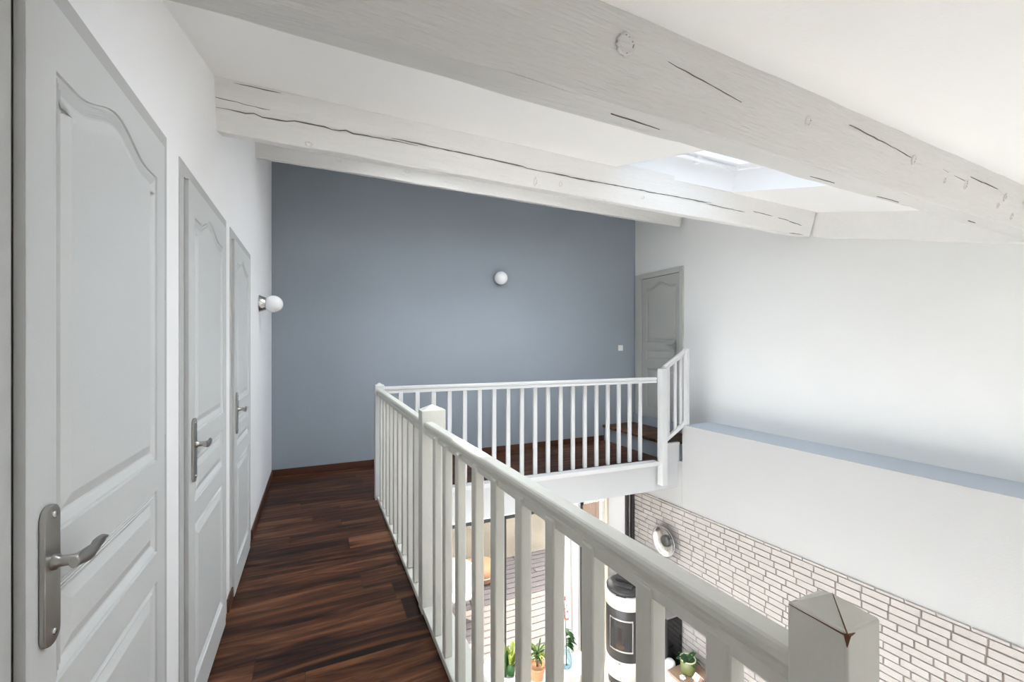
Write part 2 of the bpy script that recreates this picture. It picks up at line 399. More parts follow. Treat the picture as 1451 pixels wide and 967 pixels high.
# ------------------------------------------------------------------ beams
E1 = Vector((0, c_, s_)); DN = Vector((0, s_, -c_))
def beam(name, A, B, w, h, label, cracks, knots, mats, seed, n=70):
    """A, B = (x, y) of the top front edge on the roof plane"""
    r = random.Random(seed)
    cracks = [(a, b_, c0, d0, wd*(0.5 if seed == 3 else 0.95), jg, fc) for a, b_, c0, d0, wd, jg, fc in cracks]
    A3 = Vector((A[0], A[1], roof(A[1]))); B3 = Vector((B[0], B[1], roof(B[1])))
    b = bmesh.new()
    c = 0.007
    sec = [(0, -0.03), (0, h*0.35), (0, h*0.7), (0, h-c), (c*0.3, h-c*0.3), (c, h), (w*0.5, h), (w-c, h), (w-c*0.3, h-c*0.3), (w, h-c), (w, h*0.5), (w, -0.03)]
    ph = [r.uniform(0, 6.28) for _ in range(8)]
    def wob(u, k): return 0.0022*math.sin(u*23+ph[k % 8]) + 0.0016*math.sin(u*51+ph[(k+3) % 8]) + 0.0009*math.sin(u*117+ph[(k+5) % 8])
    rings = []
    for i in range(n+1):
        u = i/n; P = A3.lerp(B3, u)
        rings.append([b.verts.new(P + E1*(a + wob(u, k)) + DN*(d + (wob(u, k+2) if d > 0 else 0))) for k, (a, d) in enumerate(sec)])
    m_ = len(sec)
    for R, S in zip(rings, rings[1:]):
        for k in range(m_):
            b.faces.new([R[k], R[(k+1) % m_], S[(k+1) % m_], S[k]])
    b.faces.new(rings[0]); b.faces.new(rings[-1][::-1])
    bmesh.ops.recalc_face_normals(b, faces=b.faces[:])
    mb = MB(); mb._merge(b)
    o = mb.build(name, mats)
    tag(o, label, 'beam')
    L = (B3-A3).length
    # cracks: (u0,u1,d0,d1,width, jag) on front face ; face 'F' front or 'U' underside
    def onface(u, d, lift, face='F'):
        P = A3.lerp(B3, u)
        return P + (DN*d - E1*lift if face == 'F' else DN*(h+lift) + E1*d)
    if cracks:
        cm = MB()
        for (u0, u1, d0, d1, wd, jag, face) in cracks:
            k = max(6, int((u1-u0)*L/0.035)); prev = None; dd = 0
            for i in range(k+1):
                f = i/k; u = u0 + (u1-u0)*f
                if r.random() < 0.22: dd = r.uniform(-jag, jag)
                dd *= 0.93
                d = d0 + (d1-d0)*f + dd + r.uniform(-0.001, 0.001)
                ww = wd*min(1, 6*f+0.15, 6*(1-f)+0.15)*r.uniform(0.55, 1.15)
                ax = DN if face == 'F' else E1
                P = onface(u, d, 0.0035, face)
                Q = onface(u, d, -0.004, face)
                cur = [cm.bm.verts.new(P - ax*ww/2), cm.bm.verts.new(P + ax*ww/2), cm.bm.verts.new(Q + ax*ww/2), cm.bm.verts.new(Q - ax*ww/2)]
                if prev:
                    for a_ in range(4): cm.bm.faces.new([prev[a_], prev[(a_+1) % 4], cur[(a_+1) % 4], cur[a_]])
                prev = cur
        bmesh.ops.recalc_face_normals(cm.bm, faces=cm.bm.faces[:])
        co = cm.build('crack', CRACK, o); co['label'] = 'dark drying crack along the beam'
    for (u, d, sx, sz, face) in knots:
        km = MB(); C0 = onface(u, d, 0.0005, face)
        ax = DN if face == 'F' else E1; nrm = -E1 if face == 'F' else DN
        al = (B3-A3).normalized()
        kseg = 26; ringv = []
        for rr, hh in ((1.0, -0.001), (0.9, 0.0035), (0.74, 0.004), (0.66, 0.0012), (0.3, 0.0018), (0.0, 0.0012)):
            if rr == 0: ringv.append([km.bm.verts.new(C0 + nrm*hh)]); continue
            ringv.append([km.bm.verts.new(C0 + nrm*hh + al*sx*rr*math.cos(2*PI*q/kseg)*(1+0.12*math.sin(3*q+u*40)) + ax*sz*rr*math.sin(2*PI*q/kseg)*(1+0.12*math.sin(2*q+u*90))) for q in range(kseg)])
        for ri, (Q, S) in enumerate(zip(ringv, ringv[1:])):
            for q in range(kseg):
                j = (q+1) % kseg
                f = km.bm.faces.new([Q[q], Q[j], S[j], S[q]] if len(S) > 1 else [Q[q], Q[j], S[0]])
                f.material_index = 1 if ri == 2 and (q*7 + int(u*100)) % 5 > 2 else 0
                f.smooth = True
        bmesh.ops.recalc_face_normals(km.bm, faces=km.bm.faces[:])
        km.build('knot', [mats, KNOT], o)
    return o
beam('ceiling_beam', (XL, 0.845), (XR, 1.03), 0.15, 0.22, 'nearest and largest white beam crossing the top of the view, in front of the roof window',
     [(0.265, 0.33, 0.075, 0.105, 0.0035, 0.004, 'F'), (0.45, 0.55, 0.05, 0.075, 0.003, 0.004, 'F'), (0.61, 0.66, 0.075, 0.085, 0.0035, 0.003, 'F'), (0.67, 0.74, 0.06, 0.068, 0.003, 0.003, 'F'),
      (0.45, 0.485, 0.1, 0.1, 0.004, 0.003, 'U'), (0.24, 0.28, 0.06, 0.07, 0.004, 0.004, 'U'), (0.56, 0.6, 0.11, 0.105, 0.006, 0.004, 'U'), (0.75, 0.77, 0.09, 0.09, 0.008, 0.004, 'U')],
     [(0.235, 0.072, 0.032, 0.028, 'F'), (0.40, 0.088, 0.018, 0.018, 'F'), (0.555, 0.08, 0.018, 0.02, 'F'), (0.665, 0.10, 0.016, 0.024, 'F'), (0.62, 0.115, 0.009, 0.014, 'F'), (0.765, 0.09, 0.014, 0.02, 'F'), (0.755, 0.14, 0.012, 0.014, 'F'), (0.82, 0.08, 0.012, 0.022, 'F'), (0.80, 0.17, 0.011, 0.02, 'F')], BEAM, 3)
beam('ceiling_beam', (XL-0.02, 2.414), (4.50, 2.617), 0.15, 0.241, 'middle white beam with a long dark crack, running under the near edge of the roof window',
     [(0.0, 0.20, 0.135, 0.12, 0.006, 0.006, 'F'), (0.17, 0.36, 0.112, 0.125, 0.007, 0.006, 'F'), (0.35, 0.60, 0.130, 0.118, 0.0075, 0.005, 'F'), (0.58, 0.70, 0.12, 0.112, 0.006, 0.006, 'F'), (0.69, 0.79, 0.125, 0.13, 0.005, 0.004, 'F'),
      (0.81, 0.87, 0.108, 0.118, 0.006, 0.003, 'F'), (0.885, 0.92, 0.12, 0.13, 0.005, 0.003, 'F'), (0.92, 0.965, 0.132, 0.15, 0.006, 0.004, 'F'), (0.0, 0.05, 0.09, 0.1, 0.003, 0.003, 'F'), (0.02, 0.06, 0.012, 0.012, 0.004, 0.002, 'F'), (0.93, 0.975, 0.236, 0.232, 0.007, 0.002, 'F')],
     [(0.085, 0.222, 0.018, 0.014, 'F'), (0.36, 0.20, 0.013, 0.03, 'F'), (0.40, 0.185, 0.015, 0.018, 'F'), (0.55, 0.17, 0.014, 0.016, 'F')], BEAM_W, 5)
beam('ceiling_beam', (XL-0.02, 3.90), (4.46, 4.28), 0.12, 0.165, 'farthest white beam, slim, just in front of the top of the blue-grey wall',
     [], [(0.13, 0.09, 0.022, 0.014, 'F'), (0.25, 0.075, 0.028, 0.018, 'F')], BEAM, 9)
# rafter lying along the right wall
m = MB()
y0, y1 = -1.0, 2.66
pr = []
for i in range(41):
    y = y0 + (y1-y0)*i/40
    pr.append((y, roof(y)+0.03, roof(y)-0.245+0.004*math.sin(y*7)+0.003*math.sin(y*17)))
bmr = m.bm; prev = None
for y, zt, zb in pr:
    cur = [bmr.verts.new((XR-0.045, y, zt)), bmr.verts.new((XR-0.045, y, zb+0.006)), bmr.verts.new((XR-0.038, y, zb)), bmr.verts.new((XR+0.02, y, zb)), bmr.verts.new((XR+0.02, y, zt))]
    if prev:
        for k in range(5): bmr.faces.new([prev[k], prev[(k+1) % 5], cur[(k+1) % 5], cur[k]])
    else: bmr.faces.new(cur)
    prev = cur
bmr.faces.new(prev[::-1]); bmesh.ops.recalc_face_normals(bmr, faces=bmr.faces[:])
tag(m.build('wall_rafter', BEAM_W), 'flat white rafter sloping along the top of the right wall', 'beam')

# ------------------------------------------------------------------ doors
PROF = [(0.0, 0.0), (0.0015, -0.0050), (0.007, -0.0060), (0.0085, -0.0025), (0.0135, -0.0055), (0.015, -0.0028), (0.0205, -0.0060), (0.022, -0.0034), (0.028, -0.0070), (0.032, -0.0075), (0.056, -0.0008)]
def offset_poly(pts, d):
    n = len(pts); out = []
    for i in range(n):
        p0, p1, p2 = Vector(pts[i-1]), Vector(pts[i]), Vector(pts[(i+1) % n])
        e1 = (p1-p0).normalized(); e2 = (p2-p1).normalized()
        n1 = Vector((-e1.y, e1.x)); n2 = Vector((-e2.y, e2.x))
        bs = (n1+n2); bs.normalize(); k = bs.dot(n1)
        out.append(p1 + bs*d/max(k, 0.35))
    return out
def panel(m, pts, tf, mi=0):
    """pts ccw 2D (y,z); tf(y,z,h)->3D; raised moulding rings"""
    rings = []
    for d, h in PROF:
        rings.append([m.bm.verts.new(tf(p.x, p.y, h)) for p in offset_poly(pts, d)])
    n = len(pts)
    for R, S in zip(rings, rings[1:]):
        for i in range(n):
            j = (i+1) % n
            m.bm.faces.new([R[i], R[j], S[j], S[i]]).material_index = mi
    m.bm.faces.new(rings[-1]).material_index = mi
def leaf_face(m, outer, panels, tf):
    """flat face with the panel outlines cut out, then sunk mouldings"""
    b = bmesh.new()
    for loop in [outer] + panels:
        vs = [b.verts.new((p[0], p[1], 0)) for p in loop]
        for q in range(len(vs)): b.edges.new((vs[q], vs[(q+1) % len(vs)]))
    bmesh.ops.triangle_fill(b, use_beauty=True, use_dissolve=False, edges=b.edges[:], normal=(0, 0, 1))
    for v in b.verts: v.co = Vector(tf(v.co.x, v.co.y, 0.0))
    m._merge(b)
    for p in panels: panel(m, p, tf)
def rect(a, b, z0, z1): return [(a, z0), (b, z0), (b, z1), (a, z1)]
def arch(a, b, z0, zs, rise):
    pts = [(a, z0), (b, z0), (b, zs)]
    n = 30
    for i in range(1, n):
        u = i/n
        k = abs(2*u-1)                       # 1 at ends, 0 middle
        v = 0.5+0.5*math.cos(PI*k/0.72) if k < 0.72 else 0
        pts.append((b + (a-b)*u, zs + rise*v))
    pts.append((a, zs))
    return pts
def rounded(cx, cz, w, h, r, n=8):
    pts = []
    for (sx, sz, a0) in ((1, -1, -PI/2), (1, 1, 0), (-1, 1, PI/2), (-1, -1, PI)):
        for i in range(n+1):
            a = a0 + PI/2*i/n
            pts.append((cx + sx*(w/2-r) + r*math.cos(a), cz + sz*(h/2-r) + r*math.sin(a)))
    return pts

def handle(parent, y, z, x, sgn=1):
    """long plate + lever; plate centre y,z on surface x, normal +X, lever going +Y*sgn"""
    m = MB()
    pts = rounded(y, z-0.021, 0.050, 0.238, 0.022)
    m.prism([(x, p[0], p[1]) for p in pts], (0.0085, 0, 0), bev=0.0022)
    pl = m.build('handle_plate', CHROME, parent)
    for dz, nm in ((0.080, 'screw'), (-0.120, 'screw')):
        s = MB(); s.lathe([(0, 0.002), (0.004, 0.002), (0.006, 0.0012), (0.006, -0.001)], (x+0.0085, y+0.004, z+dz), (1, 0, 0), 16); s.build(nm, STEEL, pl)
    m = MB()
    m.lathe([(0.013, 0), (0.013, 0.006), (0.0095, 0.009), (0.0088, 0.02), (0.0092, 0.034)], (x+0.008, y, z), (1, 0, 0), 24)
    xe = x+0.042
    path = []; rads = []
    K = 16
    for i in range(K+1):
        u = i/K
        yy = y + sgn*(-0.010 + 0.146*u)
        zz = z - 0.002 - 0.008*math.sin(PI*u)**2*(1 if u < 0.5 else 0.4) - 0.012*max(0, (u-0.5)/0.5)**2
        xx = xe - 0.004 + 0.002*math.sin(PI*u) - 0.006*max(0, (u-0.5)/0.5)**1.6
        path.append((xx, yy, zz))
        w = 0.0055 + 0.0085*math.sin(PI*min(1, (u*1.0+0.12)))**0.8
        if u > 0.8: w = max(0.0035, w*(1-(u-0.8)*1.5))
        rads.append((0.0062 - 0.002*u, w))
    m.tube(path, rads, 16)
    m.build('handle', CHROME, parent)

def left_door(name, y0, y1, a, b, label):
    d = empty(name, (XL, (y0+y1)/2, 0), label, 'door', kind='structure')
    ZT = 2.087; zt = 2.032; pf = 0.004; xf = XL+0.016
    m = MB()
    m.box(XL-0.01, XL+pf, y0, a-0.009, 0.0, ZT, bev=0.0012); m.box(XL-0.01, XL+pf, b-0.002, y1, 0.0, ZT, bev=0.0012)
    m.box(XL-0.01, XL+pf, a-0.0092, b-0.0018, zt+0.004, ZT, bev=0.0012)
    m.build('door_frame', FRAMEM, d)
    m = MB(); m.box(XL-0.005, XL+0.0015, a-0.010, b-0.001, 0.0, zt+0.005); m.build('gap_shadow_sheet', BLACKM, d)  # black sheet standing in for the shadow in the gap round the leaf
    m = MB(); m.box(XL+0.002, xf-0.009, a, b, 0.012, zt)
    for q in ((a, a+0.004, 0.012, zt), (b-0.004, b, 0.012, zt), (a, b, 0.012, 0.016), (a, b, zt-0.004, zt)):
        m.box(xf-0.009, xf-0.0004, *q)
    leaf = m.build('door_leaf', DOORM, d)
    pa, pb = a+0.088, b-0.069
    tf = lambda y, z, h: (xf + h, y, z)
    m = MB()
    leaf_face(m, rect(a, b, 0.012, zt), [arch(pa, pb, 1.100, 1.915, 0.050), rect(pa, pb, 0.837, 1.014), rect(pa, pb, 0.150, 0.752)], tf)
    bmesh.ops.recalc_face_normals(m.bm, faces=m.bm.faces[:])
    m.build('panelled_face', DOORM, leaf)
    handle(d, a+0.058, 1.062, xf)
    for hz in (1.60, 1.13, 0.25):
        h = MB(); h.tube([(xf-0.004, b+0.004, hz-0.03), (xf-0.004, b+0.004, hz+0.03)], 0.005, 12); h.build('hinge', FRAMEM, d)
    return d
left_door('door_1', 0.885, 1.690, 0.934, 1.622, 'nearest grey panel door at the far left with a big brushed lever handle')
left_door('door_2', 1.836, 2.690, 1.896, 2.600, 'middle grey panel door of the corridor wall')
left_door('door_3', 2.814, 3.630, 2.862, 3.510, 'farthest grey panel door of the corridor wall, next to the globe lamp')

# far door on right wall (facing -X)
d4 = empty('door_4', (XR, 4.83, 0.36), 'grey arched-panel door, toned darker for the shade, behind the small steps in the far right corner', 'door', kind='structure')
m = MB(); ZT4, ZB4, ya, yb = 2.515, 0.36, 4.355, 5.305
m.box(XR-0.03, XR+0.01, ya, ya+0.060, ZB4, ZT4, bev=0.003); m.box(XR-0.03, XR+0.01, yb-0.135, yb, ZB4, ZT4, bev=0.003); m.box(XR-0.03, XR+0.01, ya+0.0598, yb-0.1348, ZT4-0.075, ZT4, bev=0.003)
m.build('door_frame', FRAME4, d4)
m = MB(); m.box(XR-0.004, XR-0.001, ya+0.058, yb-0.133, ZB4, ZT4-0.073); m.build('gap_shadow_sheet', BLACKM, d4)  # dark sheet for the shadow between leaf and frame
la, lb, lz = ya+0.064, yb-0.140, ZT4-0.082
m = MB(); m.box(XR-0.006, XR-0.0045, la, lb, ZB4, lz)
leaf = m.build('door_leaf', DOORD, d4)
tf4 = lambda y, z, h: (XR-0.016-h, -y, z)
m = MB(); pa, pb = -(lb-0.085), -(la+0.062)
leaf_face(m, rect(-lb, -la, ZB4, lz), [arch(pa, pb, 1.480, 2.290, 0.07), rect(pa, pb, 1.20, 1.37), rect(pa, pb, 0.48, 1.09)], tf4)
bmesh.ops.recalc_face_normals(m.bm, faces=m.bm.faces[:])
m.build('panelled_face', DOORD, leaf)
m = MB(); m.box(XR-0.06, XR-0.010, 4.485, 4.505, 1.425, 1.445, bev=0.003); m.box(XR-0.066, XR-0.05, 4.485, 4.60, 1.425, 1.44, bev=0.004); m.box(XR-0.018, XR-0.010, 4.48, 4.515, 1.30, 1.50, bev=0.003)
m.build('handle', CHROME, d4)

# steps to the far door
m = MB(); m.box(3.97, XR, 4.0, YB, 0.001, 0.195)
so = empty('landing_step', (4.25, 4.7, 0), 'single blue-grey step with dark wood tread below the far door', 'step')
m.build('riser', BLUE, so)
m = MB(); m.box(3.94, XR, 4.012, YB, 0.196, 0.232, bev=0.006)
m.build('tread', WOOD, so)
m = MB(); m.box(XR-0.05, XR, 3.98, YB, 0.233, 0.358, bev=0.003)
m.build('door_sill', BLUE, so)
m = MB(); m.box(3.80, XB-0.0005, 3.975, 4.010, 0.0, 0.232, bev=0.002); m.box(3.80, XB-0.0005, 3.965, 4.011, 0.205, 0.238, bev=0.003)
struct(m.build('trim_1', FASC), 'small white side board closing the step beside the railing post', 'trim')

# baseboards
def bb(name, boxes, label):
    m = MB()
    for q in boxes: m.box(*q, bev=0.003)
    struct(m.build(name, BASEB), label, 'baseboard')
bb('baseboard_back', [(XL, 3.96, YB-0.014, YB, 0, 0.075)], 'dark wood baseboard along the blue-grey wall')
bb('baseboard_left', [(XL, XL+0.012, 1.713, 1.858, 0, 0.072), (XL, XL+0.012, 2.724, 2.858, 0, 0.072), (XL, XL+0.012, 3.672, YB-0.015, 0, 0.072)], 'dark wood baseboard pieces between the corridor doors')

# ------------------------------------------------------------------ balustrade
bal = empty('balustrade', (0.58, 2.3, 0), 'pale grey painted wooden balustrade around the corridor edge and the landing', 'railing')
def post(x0, y0, wx, wy, z0, z1, cap, mt, worn=False):
    m = MB()
    m.box(x0, x0+wx, y0, y0+wy, z0, z1, bev=0.004, seg=3)
    cx, cy = x0+wx/2, y0+wy/2; e = 0.0015
    a = [(x0+e, y0+e, z1-0.002), (x0+wx-e, y0+e, z1-0.002), (x0+wx-e, y0+wy-e, z1-0.002), (x0+e, y0+wy-e, z1-0.002)]
    for i in range(4): m.poly([a[i], a[(i+1) % 4], (cx, cy, z1+cap)])
    o = m.build('newel_post', mt, bal)
    if worn:
        w = MB()
        P = Vector((cx, cy, z1+cap+0.0004))
        def strip(A, B, w0, w1, lift):
            A = Vector(A); B = Vector(B); d = (B-A).normalized(); sd = d.cross(Vector(lift)).normalized(); up = Vector(lift).normalized()
            w.prism([A-sd*w0/2-up*0.002, A+sd*w0/2-up*0.002, B+sd*w1/2-up*0.002, B-sd*w1/2-up*0.002], up*0.0032)
        strip((cx, cy, z1+cap), (x0+0.001, y0+0.001, z1-0.001), 0.0004, 0.0009, (-0.3, -0.3, 1))
        strip((x0+0.0005, y0+wy-0.003, z1-0.003), (x0+0.0005, y0+0.003, z1-0.0035), 0.0004, 0.0017, (-1, 0, 0.25))
        strip((x0+0.001, y0+0.0005, z1-0.003), (x0+0.014, y0+0.0005, z1-0.003), 0.004, 0.0004, (0, -1, 0.2))
        strip((x0+0.0012, y0+0.0012, z1-0.002), (x0+0.0008, y0+0.0012, z1-0.016), 0.007, 0.0006, (-1, -1, 0))
        wo = w.build('worn_edge', WORN, o); wo['label'] = 'bare brown wood showing along the worn cap edges'
    return o
def baluster(cx, cy, z0, z1, lx, ly, mt):
    m = MB(); m.box(cx-lx/2, cx+lx/2, cy-ly/2, cy+ly/2, z0, z1, bev=0.005, seg=2)
    return m.build('baluster', mt, bal)
_h = [(0.018, -0.066), (0.0195, -0.064), (0.0195, -0.043), (0.0150, -0.0385), (0.0150, -0.033), (0.0235, -0.027), (0.0250, -0.020), (0.0245, -0.010), (0.0215, -0.003), (0.0175, 0.0)]
HP = [(-0.0175, 0.0)] + [(-x, z) for x, z in _h[::-1]][1:] + _h
# near newel, middle newel, corner newel
post(0.552, 0.287, 0.068, 0.0695, -0.33, 1.103, 0.020, RAIL, worn=True)
post(0.515, 2.275, 0.130, 0.085, 0.0, 1.083, 0.028, RAIL)
post(0.503, 4.13, 0.082, 0.082, -0.0, 1.062, 0.022, RAILF)
# handrails
def hr(A, B, mt):
    m = MB(); m.sweep(HP, A, B, n=6); m.build('handrail', mt, bal)
hr((0.588, 0.354, 1.032), (0.553, 2.276, 1.022), RAIL)
hr((0.551, 2.359, 1.020), (0.545, 4.131, 1.030), RAIL)
hr((0.584, 4.165, 1.045), (3.75, 4.015, 1.045), RAILF)
# sections along the corridor
for yf in (0.4965, 0.656, 0.834, 0.998, 1.175, 1.361, 1.541, 1.735, 1.91, 2.07):
    baluster(0.560-0.028*(yf-0.656)+0.018, yf-0.0225, 0.034, 0.985, 0.036, 0.045, RAIL)
for k in range(9):
    baluster(0.543, 2.555+0.180*k, 0.036, 0.985, 0.032, 0.040, RAIL)
for k in range(19):
    u = k/18
    x = 0.735 + (3.585-0.735)*u
    baluster(x, 4.157-0.048*(x/3.2), 0.034, 0.985, 0.044, 0.030, RAILF)
# shoe rails
m = MB(); m.box(0.52, 0.655, -0.2, 4.14, 0.001, 0.034, bev=0.004); m.build('shoe_rail', RAIL, bal)
m = MB(); m.prism([(0.586, 4.10, -0.012), (3.75, 3.955, -0.012), (3.75, 4.055, -0.012), (0.586, 4.20, -0.012)], (0, 0, 0.048), bev=0.004); m.build('shoe_rail', RAILF, bal)
# end newel going down past the slab edge
post(3.752, 3.905, 0.082, 0.085, -0.245, 1.150, 0.006, RAILF)
# short sloping part up to the ledge
m = MB()
m.sweep(HP, (3.81, 3.945, 1.185), (4.125, 3.92, 1.385), n=2); m.build('handrail', RAILF, bal)
m = MB(); m.sweep([(-0.018, 0), (0.018, 0), (0.018, 0.05), (-0.018, 0.05)], (3.832, 3.945, 0.262), (4.125, 3.92, 0.455), n=1); m.build('shoe_rail', RAILF, bal)
for x in (3.872, 3.985, 4.075):
    baluster(x, 3.94, 0.30+(x-3.832)*0.66, 1.125+(x-3.81)*0.635, 0.036, 0.028, RAILF)
m = MB(); m.box(4.105, 4.155, 3.875, 3.925, 0.4555, 1.39, bev=0.004); m.build('newel_post', RAILF, bal)

# ------------------------------------------------------------------ wall lamps and switch
def globe_lamp(base, nrm, off, R, label, grp):
    b = Vector(base); n = Vector(nrm)
    e = empty('globe_wall_lamp', base, label, 'wall lamp', grp)
    m = MB(); m.lathe([(0, 0.0), (R*0.98, 0.0), (R*0.98, 0.004), (R*0.70, 0.052), (R*0.62, 0.056), (0, 0.056)], b, n, 8 if False else 36); m.build('lamp_base', STEEL, e)
    m = MB()
    prof = [(R*0.45, -R*0.9)] + [(R*math.sin(a), -R*math.cos(a)) for a in [PI*(0.15+0.85*i/22) for i in range(23)]]
    prof[-1] = (0, R)
    m.lathe(prof, b + n*off, n, 40); m.build('globe', OPAL, e)
    return e
globe_lamp((XL, 4.19, 1.785), (1, 0, 0), 0.108, 0.073, 'white globe lamp on a steel base on the white corridor wall', 'globe wall lamps')
globe_lamp((2.245, YB, 2.325), (0, -1, 0), 0.085, 0.088, 'white globe lamp in the middle of the blue-grey wall', 'globe wall lamps')
e = empty('light_switch', (4.28, YB, 1.39), 'small square white switch on the blue-grey wall near its right end', 'switch')
m = MB(); m.box(4.237, 4.323, YB-0.009, YB, 1.347, 1.433, bev=0.003); m.build('switch_plate', PLASTIC, e)
m = MB(); m.box(4.262, 4.298, YB-0.013, YB-0.009, 1.362, 1.418, bev=0.001); m.build('rocker', PLASTIC, e)

e = empty('disc_wall_lamp', (XB-0.02, 4.12, -1.03), 'round brushed-metal disc lamp on the white brick wall', 'wall lamp')
bx = XB-0.0185
m = MB(); m.lathe([(0, 0.0), (0.05, 0.0), (0.05, 0.06), (0, 0.06)], (bx, 4.12, -1.03), (-1, 0, 0), 32); m.build('lamp_base', DARKMETAL, e)
m = MB(); m.lathe([(0.055, 0.062), (0.11, 0.070), (0.165, 0.088), (0.186, 0.108), (0.190, 0.106), (0.168, 0.082), (0.10, 0.060), (0.05, 0.055)], (bx, 4.12, -1.03), (-1, 0, 0), 56); m.build('lamp_shade', STEEL, e)
m = MB(); m.lathe([(0, 0.09), (0.06, 0.088), (0.068, 0.082), (0.07, 0.06)], (bx, 4.12, -1.03), (-1, 0, 0), 40); m.build('lamp_cap', DARKMETAL, e)

# ------------------------------------------------------------------ stove
SXc, SYc, SR = 3.55, 4.33, 0.245
fa = math.atan2(-0.636, -0.85)      # facing direction
st = empty('pellet_stove', (SXc, SYc, ZL), 'rounded white and black pellet stove in the corner by the brick wall', 'stove', rz=fa)
def cylz(r0, z0, z1, r1=None, a0=0, a1=2*PI, seg=56, bev=0.004):
    r1 = r1 or r0; m = MB()
    m.lathe([(0, z0), (r0-bev, z0), (r0, z0+bev), (r1, z1-bev), (r1-bev, z1), (0, z1)], (0, 0, 0), (0, 0, 1), seg); return m
build_local(cylz(SR-0.03, 0, 0.115), 'plinth', BLACKM, st)
build_local(cylz(SR, 0.116, 0.345), 'lower_panel', STOVEW, st)
build_local(cylz(SR-0.006, 0.346, 0.965), 'glass_door', BLACKM, st)
build_local(cylz(SR+0.002, 0.966, 1.13), 'top_band', STOVEW, st)
m = MB(); m.lathe([(0, 1.131), (SR-0.03, 1.131), (SR-0.012, 1.140), (SR-0.012, 1.17), (SR-0.05, 1.205), (SR-0.09, 1.215), (0, 1.218)], (0,0,0), (0,0,1), 56)
lid = build_local(m, 'lid', BLACKM, st)
m = MB(); m.box(-0.19, 0.05, -0.12, 0.12, 1.2185, 1.262, bev=0.006); l2 = build_local(m, 'lid_riser', BLACKM, lid)
m = MB()
for i in range(6): m.box(0.06+0.018*i, 0.068+0.018*i, -0.11, 0.11, 1.2165, 1.2225, bev=0.001)
build_local(m, 'lid_grille', DARKMETAL, lid)
def patch(r, a0, a1, z0, z1, th, n=14):
    m = MB(); b = m.bm
    for k in range(n):
        aa, ab = a0+(a1-a0)*k/n, a0+(a1-a0)*(k+1)/n
        P = lambda rr, a, z: (rr*math.cos(a), rr*math.sin(a), z)
        v = [b.verts.new(P(rr, a, z)) for rr in (r, r+th) for a in (aa, ab) for z in (z0, z1)]
        q = {(i, j, l): v[i*4+j*2+l] for i in (0, 1) for j in (0, 1) for l in (0, 1)}
        b.faces.new([q[1,0,0], q[1,1,0], q[1,1,1], q[1,0,1]]); b.faces.new([q[0,0,0], q[0,1,0], q[1,1,0], q[1,0,0]]); b.faces.new([q[0,0,1], q[0,1,1], q[1,1,1], q[1,0,1]])
        if k == 0: b.faces.new([q[0,0,0], q[1,0,0], q[1,0,1], q[0,0,1]])
        if k == n-1: b.faces.new([q[0,1,0], q[1,1,0], q[1,1,1], q[0,1,1]])
    bmesh.ops.remove_doubles(b, verts=b.verts[:], dist=0.0002)
    bmesh.ops.recalc_face_normals(b, faces=b.faces[:]); return m
wf = build_local(patch(SR-0.005, -0.62, 0.62, 0.47, 0.86, 0.006), 'window_rim', STEEL, st)
fp = build_local(patch(SR-0.004, -0.57, 0.57, 0.49, 0.84, 0.008), 'fire_window', OVEN, st)
m = patch(SR+0.0045, -0.22, 0.20, 0.515, 0.56, 0.0012); build_local(m, 'ember_tray', FLAME, fp)
m = patch(SR+0.0045, -0.16, 0.06, 0.60, 0.76, 0.0012); build_local(m, 'burn_pot', mat('firebrick', (0.020, 0.011, 0.007), 0.7, noise=0.3, nscale=30), fp)
m = patch(SR+0.0045, 0.22, 0.42, 0.50, 0.66, 0.0014); build_local(m, 'painted_reflection', mat('blue_grey_reflection_tone', (0.018, 0.022, 0.027), 0.3), fp)  # reflection on the fire window painted as a blue-grey patch
m = patch(SR+0.001, -0.10, 0.02, 0.322, 0.330, 0.003, 4); build_local(m, 'badge', BLACKM, st)
m = MB(); m.lathe([(0, 0), (0.008, 0), (0.008, 0.004), (0, 0.005)], (SR-0.001, 0.0, 0.16), (1, 0, 0), 16); build_local(m, 'knob', CHROME, st)
m = MB(); m.box(0.165, 0.232, -0.06, 0.06, 1.1302, 1.1335, bev=0.001); build_local(m, 'control_panel', DARKMETAL, st)

# black glossy cabinet beside stove
e = empty('black_cabinet', (3.95, 4.1, ZL), 'tall black glossy cabinet between the stove and the brick wall', 'cabinet')
m = MB(); m.box(3.825, 4.065, 3.91, 4.32, ZL, -1.845, bev=0.003); m.build('body', BLACKM, e)
m = MB(); m.box(3.832, 4.058, 3.900, 3.909, ZL+0.03, -1.86, bev=0.002); m.build('door', BLACK, e)
m = MB(); m.box(3.815, 4.068, 3.895, 4.33, -1.8445, -1.825, bev=0.003); m.build('top', mat('grey_top', (0.27, 0.255, 0.25), 0.4), e)

# media unit
e = empty('low_sideboard', (3.88, 2.9, ZL), 'low white sideboard with a wooden top along the brick wall', 'sideboard')
m = MB(); m.box(3.70, 4.064, 2.2, 3.74, ZL+0.04, -2.325, bev=0.003); m.build('body', CABW, e)
m = MB(); m.box(3.68, 4.066, 2.18, 3.76, -2.325, -2.300, bev=0.003); m.build('top', OAK, e)
for y in (2.21, 2.72, 3.23):
    m = MB(); m.box(3.685, 3.699, y+0.004, y+0.50, ZL+0.06, -2.34, bev=0.002); m.build('door', CABW, e)
for x, y in ((3.74, 2.25), (4.02, 2.25), (3.74, 3.69), (4.02, 3.69)):
    m = MB(); m.box(x-0.02, x+0.02, y-0.02, y+0.02, ZL, ZL+0.04); m.build('leg', BLACKM, e)
m = MB(); m.lathe([(0, 0.0), (0.052, 0.0), (0.060, 0.01), (0.060, 0.44), (0.056, 0.465), (0.035, 0.485), (0, 0.49)], (3.795, 3.829, ZL), (0, 0, 1), 40)
